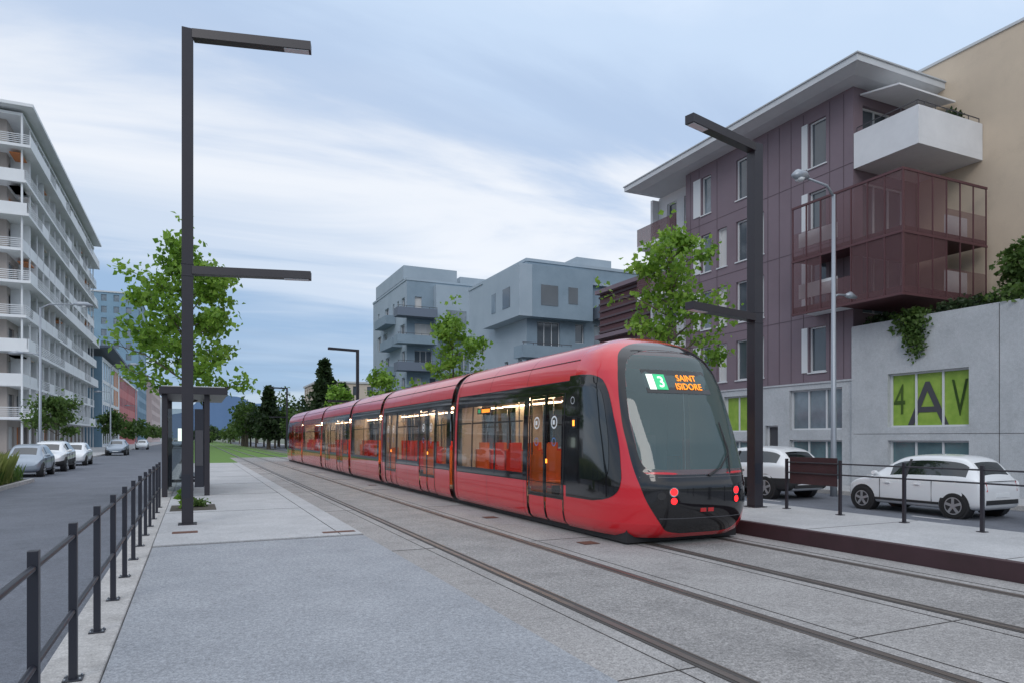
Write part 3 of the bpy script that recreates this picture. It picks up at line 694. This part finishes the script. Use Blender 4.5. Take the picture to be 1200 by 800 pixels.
for a in np.arange(.4,9.3,.62):
    if not any(p[0]-.02<a<p[1]+.02 for p in ops): Wm.abox((22,17.5,0),u,n,a,a+.015,3.9,14.5,.001,.012,'purple2')
for z in (6.4,9.1,11.8): Wm.abox((22,17.5,0),u,n,0,9.4,z,z+.02,.001,.010,'purple2')
o2=(22,17.5,0);u2=(1,0,0);n2=(0,-1,0)
ops=[(.5,2.9,8.9,11.2,'bglass'),(.5,2.9,12.0,14.0,'bglass'),(.5,2.9,6.3,8.5,'bglass2')]
facade(Wm,G,o2,u2,n2,3.5,5.5,14.6,ops,'purple',.2)
facade(Wm,G,(22.9,26.9,0),u,n,3.4,-.2,14.6,[(.5,1.3,z,z+1.8,'bglass') for z in (12.3,9.5,6.8,4.2)]+[(1.9,2.7,z,z+1.8,'bglass') for z in (12.3,9.5,6.8,4.2)],'balc',.16)
for z in (11.6,8.9,6.2): Wm.box(21.4,22.88,27.0,30.2,z,z+.2,'balc'); Wm.box(21.4,21.46,27.0,30.2,z+.201,z+1.1,'mesh')
Wm.box(22.0,22.895,26.905,26.95,3.87,14.6,'purple')
Wm.box(22.5,40,30.31,30.5,-.2,14.5,'balc')
R=MB(); 
R.hexa([(21.3,16.9,14.6),(40,16.9,14.6),(40,29.9,14.6),(21.3,29.9,14.6),(20.8,16.4,14.72),(40,16.4,14.72),(40,30.4,14.72),(20.8,30.4,14.72)],'roofg')
R.box(20.75,40,16.35,30.45,14.722,14.95,'roofg'); R.box(20.7,40,16.3,30.5,14.952,15.0,'conc'); R.box(23,38,18.5,29,15.0,15.8,'balc')
R.build('roof',rb)
ops=[(.5,3.0,2.0,3.6,'bglass2'),(.5,3.0,.05,1.6,'teal'),(3.6,4.3,-.1,2.2,'framed'),(5.2,6.8,1.95,3.55,'lime'),(5.2,6.8,.05,1.55,'teal'),(7.4,9.6,1.95,3.55,'bglass2')]
facade(Wm,G,(22.02,17.5,0),u,n,12.8,-.2,3.868,ops,'conc',.22)
Wm.box(21.98,22.015,17.5,27,3.80,3.866,'conc')
ops=[(12.3,15.05,2.05,3.9,'lime'),(12.3,15.05,.15,1.6,'teal')]
facade(Wm,G,(21.9,1.0,0),u,n,16.48,-.2,5.7,ops,'conc',.22,fr='frame')
Wm.box(21.9,22.02,17.482,17.495,-.2,5.7,'conc'); Wm.box(21.9,22.15,1.0,17.48,5.702,5.74,'conc'); Wm.box(22.15,25.49,1,17.48,5.1,5.3,'conc')
Wm.quad([(22.15,1,5.3),(22.15,17.48,5.3),(22.15,17.48,5.7),(22.15,1,5.7)],'conc')
for y in (5,9,12.4): Wm.box(21.893,21.899,y,y+.015,-.2,5.7,'dark')
for z in (1.82,): Wm.box(21.893,21.899,1,17.4,z,z+.012,'dark')
v,f=text2d('A',2.1); G.add([(21.9+.205,14.75-a*1.0,2.12+c) for a,c in v],f,'framed')
v,f=text2d('V',1.7); G.add([(21.9+.205,13.7-a*.5,2.4+c) for a,c in v],f,'leafm'); v,f=text2d('4',1.5); G.add([(21.9+.205,15.75-a*.6,2.5+c) for a,c in v],f,'leafm')
Wm.box(25.5,41,1,17.45,-.2,15.8,'beige'); Wm.box(25.45,41,.95,17.5,15.802,15.9,'roofg')
Wm.box(22.5,40,17.72,30.2,-.2,3.0,'conc'); Wm.box(22.6,40,17.75,26.8,3.0,14.55,'plast')
Wm.box(22.0,25.48,15.0,17.48,11.55,11.8,'balc')
Wm.box(22.0,22.16,15.0,17.48,11.802,12.85,'balc'); Wm.box(22.162,25.48,15.0,15.16,11.802,12.85,'balc')
Wm.tube([(22.08,15.1,13.05),(22.08,17.4,13.05)],[.02,.02],'framed',6); Wm.tube([(22.08,15.08,13.05),(25.4,15.08,13.05)],[.02,.02],'framed',6)
for t in np.linspace(15.1,17.4,5): Wm.box(22.07,22.09,t,t+.02,12.85,13.05,'framed')
for t in np.linspace(22.4,25.4,6): Wm.box(t,t+.02,15.07,15.09,12.85,13.05,'framed')
Wm.hexa([(22.3,15.9,14.0),(25.4,15.9,14.0),(25.4,17.45,14.3),(22.3,17.45,14.3),(22.3,15.9,14.06),(25.4,15.9,14.06),(25.4,17.45,14.36),(22.3,17.45,14.36)],'balc')
for z in (6.42,8.38): Wm.box(20.84,25.2,14.75,17.48,z,z+.2,'brown'); Wm.box(20.84,21.97,17.482,19.2,z,z+.2,'brown')
Wm.box(21.0,21.97,17.49,19.15,6.41,6.419,'balc')
for z in (6.65,8.6): Wm.box(21.0,21.06,17.4,19.1,z+.3,z+.85,'balc'); Wm.box(23.9,25.1,15.3,15.36,z+.05,z+.9,'balc')
zz=(6.3,10.42)
for y in np.linspace(14.72,19.2,8): Wm.box(20.78,20.83,y-.02,y+.02,*zz,'brown')
for x in np.linspace(20.85,25.2,7): Wm.box(x-.02,x+.02,14.70,14.735,*zz,'brown')
for z in (6.31,8.33,10.37): Wm.box(20.77,20.835,14.69,19.23,z,z+.08,'brown'); Wm.box(20.836,25.25,14.69,14.74,z,z+.08,'brown')
for z in (6.39,8.42):
    h=z+1.95
    ys=np.linspace(14.72,19.2,8)
    for i in range(7):
        if z<7 and i in (3,4): 
            Wm.quad([(20.80,ys[i],z),(20.80,ys[i+1],z),(20.80,ys[i+1],z+.95),(20.80,ys[i],z+.95)],'mesh'); continue
        Wm.quad([(20.80,ys[i],z),(20.80,ys[i+1],z),(20.80,ys[i+1],h if i<5 or z<7 else z+1.0),(20.80,ys[i],h if i<5 or z<7 else z+1.0)],'mesh')
    xs=np.linspace(20.85,25.2,7)
    for i in range(6):
        top=h if i<3 else z+1.0
        Wm.quad([(xs[i],14.715,z),(xs[i+1],14.715,z),(xs[i+1],14.715,top),(xs[i],14.715,top)],'mesh')
Wm.build('walls_and_balconies',rb); G.build('windows',rb)
b=MB()
clump(21.95,15.2,5.6,.35,.75,.45,900,.13,'leafm'); clump(21.8,15.0,5.1,.22,.4,.75,700,.12,'leafm'); clump(22.3,13.6,5.85,.4,1.3,.3,900,.13,'leafd'); clump(22.3,11.8,5.95,.5,1.3,.4,1000,.13,'leafm'); clump(22.35,9.8,6.0,.5,1.2,.4,500,.13,'leafd')
clump(22.3,16.6,5.8,.3,.7,.3,500,.12,'leafd')
b.build('hanging_plants')
b=MB(); b.tube([(24.2,12.9,5.3),(24.2,12.9,6.4)],[.06,.04],'bark',6); clump(24.2,12.7,7.2,.95,.95,.9,2600,.15,'leafm'); b.build('terrace_shrub')
b=MB(); clump(24.4,15.3,13.0,.5,.15,.25,300,.1,'leafd'); b.build('balcony_plants')

bb=empty('brown_apartment_building'); Wm=MB(); Wm.box(24,38,31,38,-.2,11.0,'brown')
for z in np.arange(3,11.2,.45): Wm.box(23.9,23.99,30.95,38,z,z+.12,'purple2'); Wm.box(24,38,30.9,30.98,z,z+.12,'purple2')
for z in (5,8,10.9): Wm.box(23.6,38.2,30.7,38,z,z+.25,'purple')
Wm.build('walls',bb)

def bluebuilding(x,y,xe,ye,H,nf,seed,ops_front=True):
    r=random.Random(seed); rt=empty('bluegrey_apartment_building'); Wm=MB(); G=MB(); fh=(H-1.2)/nf
    fo=[];so=[]
    wF=xe-x; wS=ye-y
    for f in range(nf):
        zb=f*fh
        a=1.0
        while a<wF-1.5:
            w=r.choice([.9,1.5,2.2]); 
            if r.random()<.8 and a+w<wF-.6: fo.append((a,a+w,zb+.75 if w<1.2 else zb+.25,zb+fh-.7,r.choice(['bglass','bglass','bglass2','wlight'])))
            a+=w+r.choice([1.0,1.5,2.2])
        a=.9
        while a<wS-1.3:
            w=r.choice([.8,1.3,2.0])
            if r.random()<.6 and a+w<wS-.5: so.append((a,a+w,zb+.6,zb+fh-.7,r.choice(['bglass','bglass2','bglass'])))
            a+=w+r.choice([1.3,2.0,3.0])
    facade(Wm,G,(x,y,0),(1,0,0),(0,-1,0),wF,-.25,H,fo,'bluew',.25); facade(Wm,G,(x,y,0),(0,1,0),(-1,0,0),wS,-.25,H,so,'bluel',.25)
    Wm.box(x+.02,xe,y+.5,ye-.02,H-.9,H-.5,'roofg'); Wm.box(x-.08,xe+.08,y-.08,y+.2,H,H+.25,'bluel'); Wm.box(x-.08,x+.2,y+.2,ye+.08,H,H+.25,'bluel')
    Wm.quad([(xe,y,-.2),(xe,ye,-.2),(xe,ye,H),(xe,y,H)],'bluew'); Wm.quad([(x,ye,-.2),(xe,ye,-.2),(xe,ye,H),(x,ye,H)],'bluew')
    Wm.box(x+wF*.35,x+wF*.55,y+3,ye-2,H-.5,H+1.8,'bluel')
    return rt,Wm,G,fh
rt,Wm,G,fh=bluebuilding(25.2,51.3,44,64.5,16.4,5,3)
def bal(Wm,x0,x1,y0_,y1_,z,k='bluew',h=1.0):
    Wm.box(x0,x1,y0_,y1_,z,z+.25,k); Wm.box(x0,x0+.12,y0_,y1_,z+.251,z+h,k); Wm.box(x0+.121,x1,y0_,y0_+.12,z+.251,z+h,k); Wm.box(x0,x1,y0_+.02,y0_+.06,z+h+.15,z+h+.2,'framed')
    for t in np.linspace(x0+.1,x1-.1,6): Wm.box(t,t+.04,y0_+.02,y0_+.06,z+h,z+h+.15,'framed')
bal(Wm,24.0,28.6,49.6,51.28,8.2); bal(Wm,31.5,38,49.4,51.28,11.9,'blued'); bal(Wm,39,43.5,49.6,51.28,8.6); bal(Wm,32,36,49.7,51.28,5.4,'bluel')
bal(Wm,24.0,29.0,49.6,51.28,5.2,'blued')
Wm.box(25.19,31.0,50.2,51.27,11.6,15.9,'bluew'); G.box(26.0,27.6,50.17,50.195,12.6,14.3,'bglass'); G.box(28.6,29.5,50.17,50.195,12.9,14.3,'bglass')
Wm.box(24.0,25.185,50.21,58,11.61,15.89,'bluel'); G.box(23.97,23.995,52,53.5,12.6,14.3,'bglass'); G.box(23.97,23.995,55,55.9,12.6,14.3,'bglass2')
Wm.box(31.02,44.2,50.9,51.29,14.9,15.1,'bluel')
Wm.tube([(36.5,50.3,12.2),(36.5,50.3,14.8)],[.03,.03],'framed',5); Wm.tube([(36.5,50.3,13.0),(36.5,50.3,14.8)],[.28,.03],'blued',8)
for xx in (33,40): Wm.tube([(xx,56,16),(xx,56,18.6)],[.03,.02],'framed',5)
Wm.build('walls_and_balconies',rt); G.build('windows',rt)
rt,Wm,G,fh=bluebuilding(23.2,80,46,97,20.6,6,9)
for i in range(1,6):
    z=i*3.2; bal(Wm,21.6,26.5,78.2,79.97,z,'blued' if i%2 else 'bluew'); 
    if i%2: bal(Wm,33,38,78.6,79.97,z,'bluew')
    Wm.box(21.9,23.18,82+(i%2)*3,88+(i%2)*3,z,z+1.1,'bluew')
Wm.box(26.6,32.5,79.0,79.97,14,20.2,'bluel'); G.box(28,30.5,78.96,78.99,15,17.2,'bglass2')
Wm.box(23.1,30,81,95,20.9,22.6,'bluel'); Wm.box(38.5,44,78.6,79.96,8,14,'bluel'); G.box(40,41.6,78.56,78.59,9,10.8,'bglass'); G.box(40,41.6,78.56,78.59,11.8,13.2,'bglass')
Wm.build('walls_and_balconies',rt); G.build('windows',rt)
def simple(name,x0,x1,y0_,y1_,H,k,nf,side='w',kg='bglass'):
    rt=empty(name); Wm=MB();G=MB(); fh=H/nf; fo=[];so=[]
    for f in range(nf):
        a=1.2
        while a<x1-x0-1.5: fo.append((a,a+1.4,f*fh+.8,f*fh+fh-.6,kg)); a+=3.1
        a=1.2
        while a<y1_-y0_-1.5: so.append((a,a+1.6,f*fh+.8,f*fh+fh-.6,kg)); a+=3.3
    facade(Wm,G,(x0,y0_,0),(1,0,0),(0,-1,0),x1-x0,-.25,H,fo,k,.25,fr=None)
    if side=='w': facade(Wm,G,(x0,y0_,0),(0,1,0),(-1,0,0),y1_-y0_,-.25,H,so,k,.25,fr=None)
    else: facade(Wm,G,(x1,y0_,0),(0,1,0),(1,0,0),y1_-y0_,-.25,H,so,k,.25,fr=None)
    Wm.box(x0-.3,x1+.3,y0_-.3,y1_+.3,H,H+.4,'roofg'); Wm.build('walls_and_roof',rt); G.build('windows',rt)
simple('cream_apartment_building',24,48,150,170,13.5,'cream',4); simple('pale_apartment_building',32,60,112,128,13,'pink',4)

# ------------------------------------------------------------ left white building
lb=empty('white_apartment_building'); Wm=MB(); G=MB(); nf=10; fh=3.36; H=nf*fh+.5
X=-15.2; YA=82;YB=136; XB=-42
ops=[];op2=[]
for f in range(nf):
    z=f*fh+.45
    a=.8
    while a<YB-YA-5: 
        ops.append((a,a+random.choice([1.6,2.4]),z+.05,z+2.35,random.choice(['bglass','bglass','bglass2','wlight','or' if random.random()<.3 else 'wlight']))); a+=3.5
    a=.8
    while a<XB*-1+X-3:
        op2.append((a,a+2.2,z+.05,z+2.35,random.choice(['bglass','bglass','bglass2','wlight']))); a+=3.5
facade(Wm,G,(X-2,YA+2,0),(0,1,0),(1,0,0),YB-YA-2,-.25,H,ops,'lwb',.2,fr=None); facade(Wm,G,(XB,YA+2,0),(1,0,0),(0,-1,0),-XB+X-2,-.25,H,op2,'lwb',.2,fr=None)
for f in range(1,nf+1):
    z=f*fh+.1; ex=[.0,.45,-.35,.25][f%4]
    Wm.box(XB,X+ex,YA-ex,YB,z,z+.28,'lw')
    if f==nf: continue
    yy=YA-ex
    while yy<YB-1:
        L=random.choice([3.5,7]); L=min(L,YB-yy)
        if random.random()<.45: Wm.box(X+ex-.08,X+ex-.02,yy+.05,yy+L-.05,z+.281,z+1.25,'lw')
        else:
            for q in range(5): Wm.box(X+ex-.06,X+ex-.02,yy+.05,yy+L-.05,z+.42+q*.19,z+.48+q*.19,'lw')
        yy+=L
    xx=XB
    while xx<X+ex-1:
        L=min(3.5,X+ex-xx-.1)
        if random.random()<.35: Wm.box(xx+.05,xx+L-.05,YA-ex+.02,YA-ex+.08,z+.281,z+1.25,'lw')
        else:
            for q in range(5): Wm.box(xx+.05,xx+L-.05,YA-ex+.02,YA-ex+.06,z+.42+q*.19,z+.48+q*.19,'lw')
        xx+=3.5
    for k_ in range(int((YB-YA)/7)): 
        y_=YA+3.5+7*k_+(f%2)*3.5; Wm.box(X-1.99,X-.35,y_,y_+.12,z+.29,z+fh,'lw')
for k_ in range(int((YB-YA)/3.5)+1): Wm.box(X-.48,X-.34,YA+.35+3.5*k_,YA+.5+3.5*k_,0,H-.3,'lw')
for k_ in range(8): Wm.box(X-.5-3.5*k_,X-.35-3.5*k_,YA+.33,YA+.47,0,H-.3,'lw')
Wm.box(XB-.2,X+.7,YA-.7,YB+.3,H+.2,H+.5,'lw')
for _ in range(18):
    f=random.randint(1,8); y_=YA+3.5*random.randint(0,13)+.5; z=f*fh; Wm.box(X-1.5,X-.5,y_,y_+2.6,z+fh-.3,z+fh-.2,random.choice(['cream','or','lw']))
Wm.build('walls_and_balconies',lb); G.build('windows',lb)
simple('blue_glass_tower',-44,-14.8,226,262,43,'tow',13,'e','bglass2')
gb=empty('red_glass_building'); Wm=MB();G=MB(); ops=[]; op2=[]
for f in range(4):
    for a in np.arange(1,28,3.0): ops.append((a,a+2.6,f*3.8+.5,f*3.8+3.7,('teal' if a<17 else 'or') if f>0 else 'bglass'))
    for a in np.arange(1,48,3.0): op2.append((a,a+1.6,f*3.8+.9,f*3.8+2.9,'bglass2' if f>0 else 'bglass'))
facade(Wm,G,(-14.6,138,0),(0,1,0),(1,0,0),30,-.2,15.8,ops,'lw',.06,fr=None); facade(Wm,G,(-14.6,168,0),(0,1,0),(1,0,0),50,-.2,14.6,op2,'rp',.06,fr=None)
facade(Wm,G,(-40,138,0),(1,0,0),(0,-1,0),25.4,-.2,15.8,[],'tow',.2,fr=None)
Wm.hexa([(-40,136.5,15.9),(-12.8,136.5,17.2),(-12.8,169,16.4),(-40,169,15.9),(-40,136.5,16.3),(-12.8,136.5,17.6),(-12.8,169,16.8),(-40,169,16.3)],'blued')
Wm.box(-40,-14.4,169.1,218.2,14.6,15.0,'lw')
Wm.build('walls_and_roof',gb); G.build('windows',gb)
simple('pink_apartment_building',-40,-13.4,266,330,21,'pink',6,'e'); simple('pale_apartment_building',-40,-12.5,336,420,19,'lw',5,'e')

# hills
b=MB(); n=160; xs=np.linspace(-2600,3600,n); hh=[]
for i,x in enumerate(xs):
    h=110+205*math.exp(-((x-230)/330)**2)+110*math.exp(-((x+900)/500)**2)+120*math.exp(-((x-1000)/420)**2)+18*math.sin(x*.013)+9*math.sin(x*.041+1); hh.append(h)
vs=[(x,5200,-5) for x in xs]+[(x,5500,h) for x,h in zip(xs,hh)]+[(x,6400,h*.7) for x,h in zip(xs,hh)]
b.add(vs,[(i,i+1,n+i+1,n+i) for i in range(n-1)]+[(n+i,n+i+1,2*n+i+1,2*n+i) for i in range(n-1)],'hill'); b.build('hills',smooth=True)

# ------------------------------------------------------------ world
w=D.worlds.new('World'); sc.world=w; w.use_nodes=True; nt=w.node_tree; nt.nodes.clear()
out=nd(nt,'ShaderNodeOutputWorld'); sky=nd(nt,'ShaderNodeTexSky'); sky.sky_type='NISHITA'; sky.sun_disc=False
SE=math.radians(32); SR=math.radians(215); sky.sun_elevation=SE; sky.sun_rotation=SR
b1=nd(nt,'ShaderNodeBackground'); b1.inputs[1].default_value=.10; nt.links.new(sky.outputs[0],b1.inputs[0])
tc=nd(nt,'ShaderNodeTexCoord'); sp=nd(nt,'ShaderNodeSeparateXYZ'); nt.links.new(tc.outputs['Generated'],sp.inputs[0])
def mth(op,a,b_,c=None):
    m=nd(nt,'ShaderNodeMath',operation=op)
    for i,v in enumerate((a,b_,c)):
        if v is None: continue
        if isinstance(v,(int,float)): m.inputs[i].default_value=v
        else: nt.links.new(v,m.inputs[i])
    return m.outputs[0]
zc_=mth('MAXIMUM',sp.outputs[2],0.0); den=mth('ADD',zc_,.16)
cb=nd(nt,'ShaderNodeCombineXYZ'); nt.links.new(mth('DIVIDE',sp.outputs[0],den),cb.inputs[0]); nt.links.new(mth('DIVIDE',sp.outputs[1],den),cb.inputs[1])
mp=nd(nt,'ShaderNodeMapping'); mp.inputs['Rotation'].default_value=(0,0,math.radians(38)); mp.inputs['Scale'].default_value=(.5,1.25,1); nt.links.new(cb.outputs[0],mp.inputs[0])
n1=nd(nt,'ShaderNodeTexNoise'); n1.inputs['Scale'].default_value=1.1; n1.inputs['Detail'].default_value=8; n1.inputs['Roughness'].default_value=.54; n1.inputs['Distortion'].default_value=.6; nt.links.new(mp.outputs[0],n1.inputs['Vector'])
zz_=mth('MULTIPLY_ADD',n1.outputs[0],.50,-.25); zz2=mth('ADD',sp.outputs[2],zz_)
side=mth('MULTIPLY_ADD',sp.outputs[0],.10,0); zz3=mth('ADD',zz2,side)
cr=nd(nt,'ShaderNodeValToRGB'); E=cr.color_ramp; nt.links.new(zz3,cr.inputs[0]); E.interpolation='EASE'
E.elements[0].position=0; E.elements[0].color=(.40,.50,.63,1); E.elements[1].position=1; E.elements[1].color=(1.2,1.27,1.38,1)
for p,c in ((.07,(.25,.37,.55)),(.14,(.28,.41,.60)),(.24,(.54,.62,.74)),(.33,(.75,.78,.83)),(.42,(.41,.52,.70)),(.54,(.52,.64,.81)),(.68,(.80,.87,.98))):
    e=E.elements.new(p); e.color=(*c,1)
n2=nd(nt,'ShaderNodeTexNoise'); n2.inputs['Scale'].default_value=.55; n2.inputs['Detail'].default_value=6; nt.links.new(mp.outputs[0],n2.inputs['Vector'])
r2=nd(nt,'ShaderNodeMapRange'); r2.inputs[1].default_value=.46; r2.inputs[2].default_value=.70; r2.inputs[4].default_value=.6; nt.links.new(n2.outputs[0],r2.inputs[0])
mx=nd(nt,'ShaderNodeMixRGB'); mx.inputs[2].default_value=(.72,.76,.82,1); nt.links.new(r2.outputs[0],mx.inputs[0]); nt.links.new(cr.outputs[0],mx.inputs[1])
b2=nd(nt,'ShaderNodeBackground'); b2.inputs[1].default_value=1.28; nt.links.new(mx.outputs[0],b2.inputs[0])
ms=nd(nt,'ShaderNodeMixShader'); ms.inputs[0].default_value=.88; nt.links.new(b1.outputs[0],ms.inputs[1]); nt.links.new(b2.outputs[0],ms.inputs[2]); nt.links.new(ms.outputs[0],out.inputs[0])
sl=D.lights.new('sun','SUN'); sl.energy=.75; sl.angle=math.radians(25); sl.color=(1,.96,.92); so=D.objects.new('sun',sl); sc.collection.objects.link(so)
dirv=Vector((math.sin(SR)*math.cos(SE),math.cos(SR)*math.cos(SE),math.sin(SE))); so.rotation_euler=dirv.to_track_quat('Z','Y').to_euler()
# ------------------------------------------------------------ camera
cam=D.cameras.new('camera'); co=D.objects.new('camera',cam); sc.collection.objects.link(co); sc.camera=co
co.location=(0,0,1.7); co.rotation_euler=(math.radians(90),0,-math.atan(372/800)); cam.lens=24; cam.sensor_width=36; cam.shift_y=.0933; cam.clip_end=20000; cam.clip_start=.1
sc.view_settings.view_transform='Standard'; sc.view_settings.look='None'; sc.view_settings.exposure=0
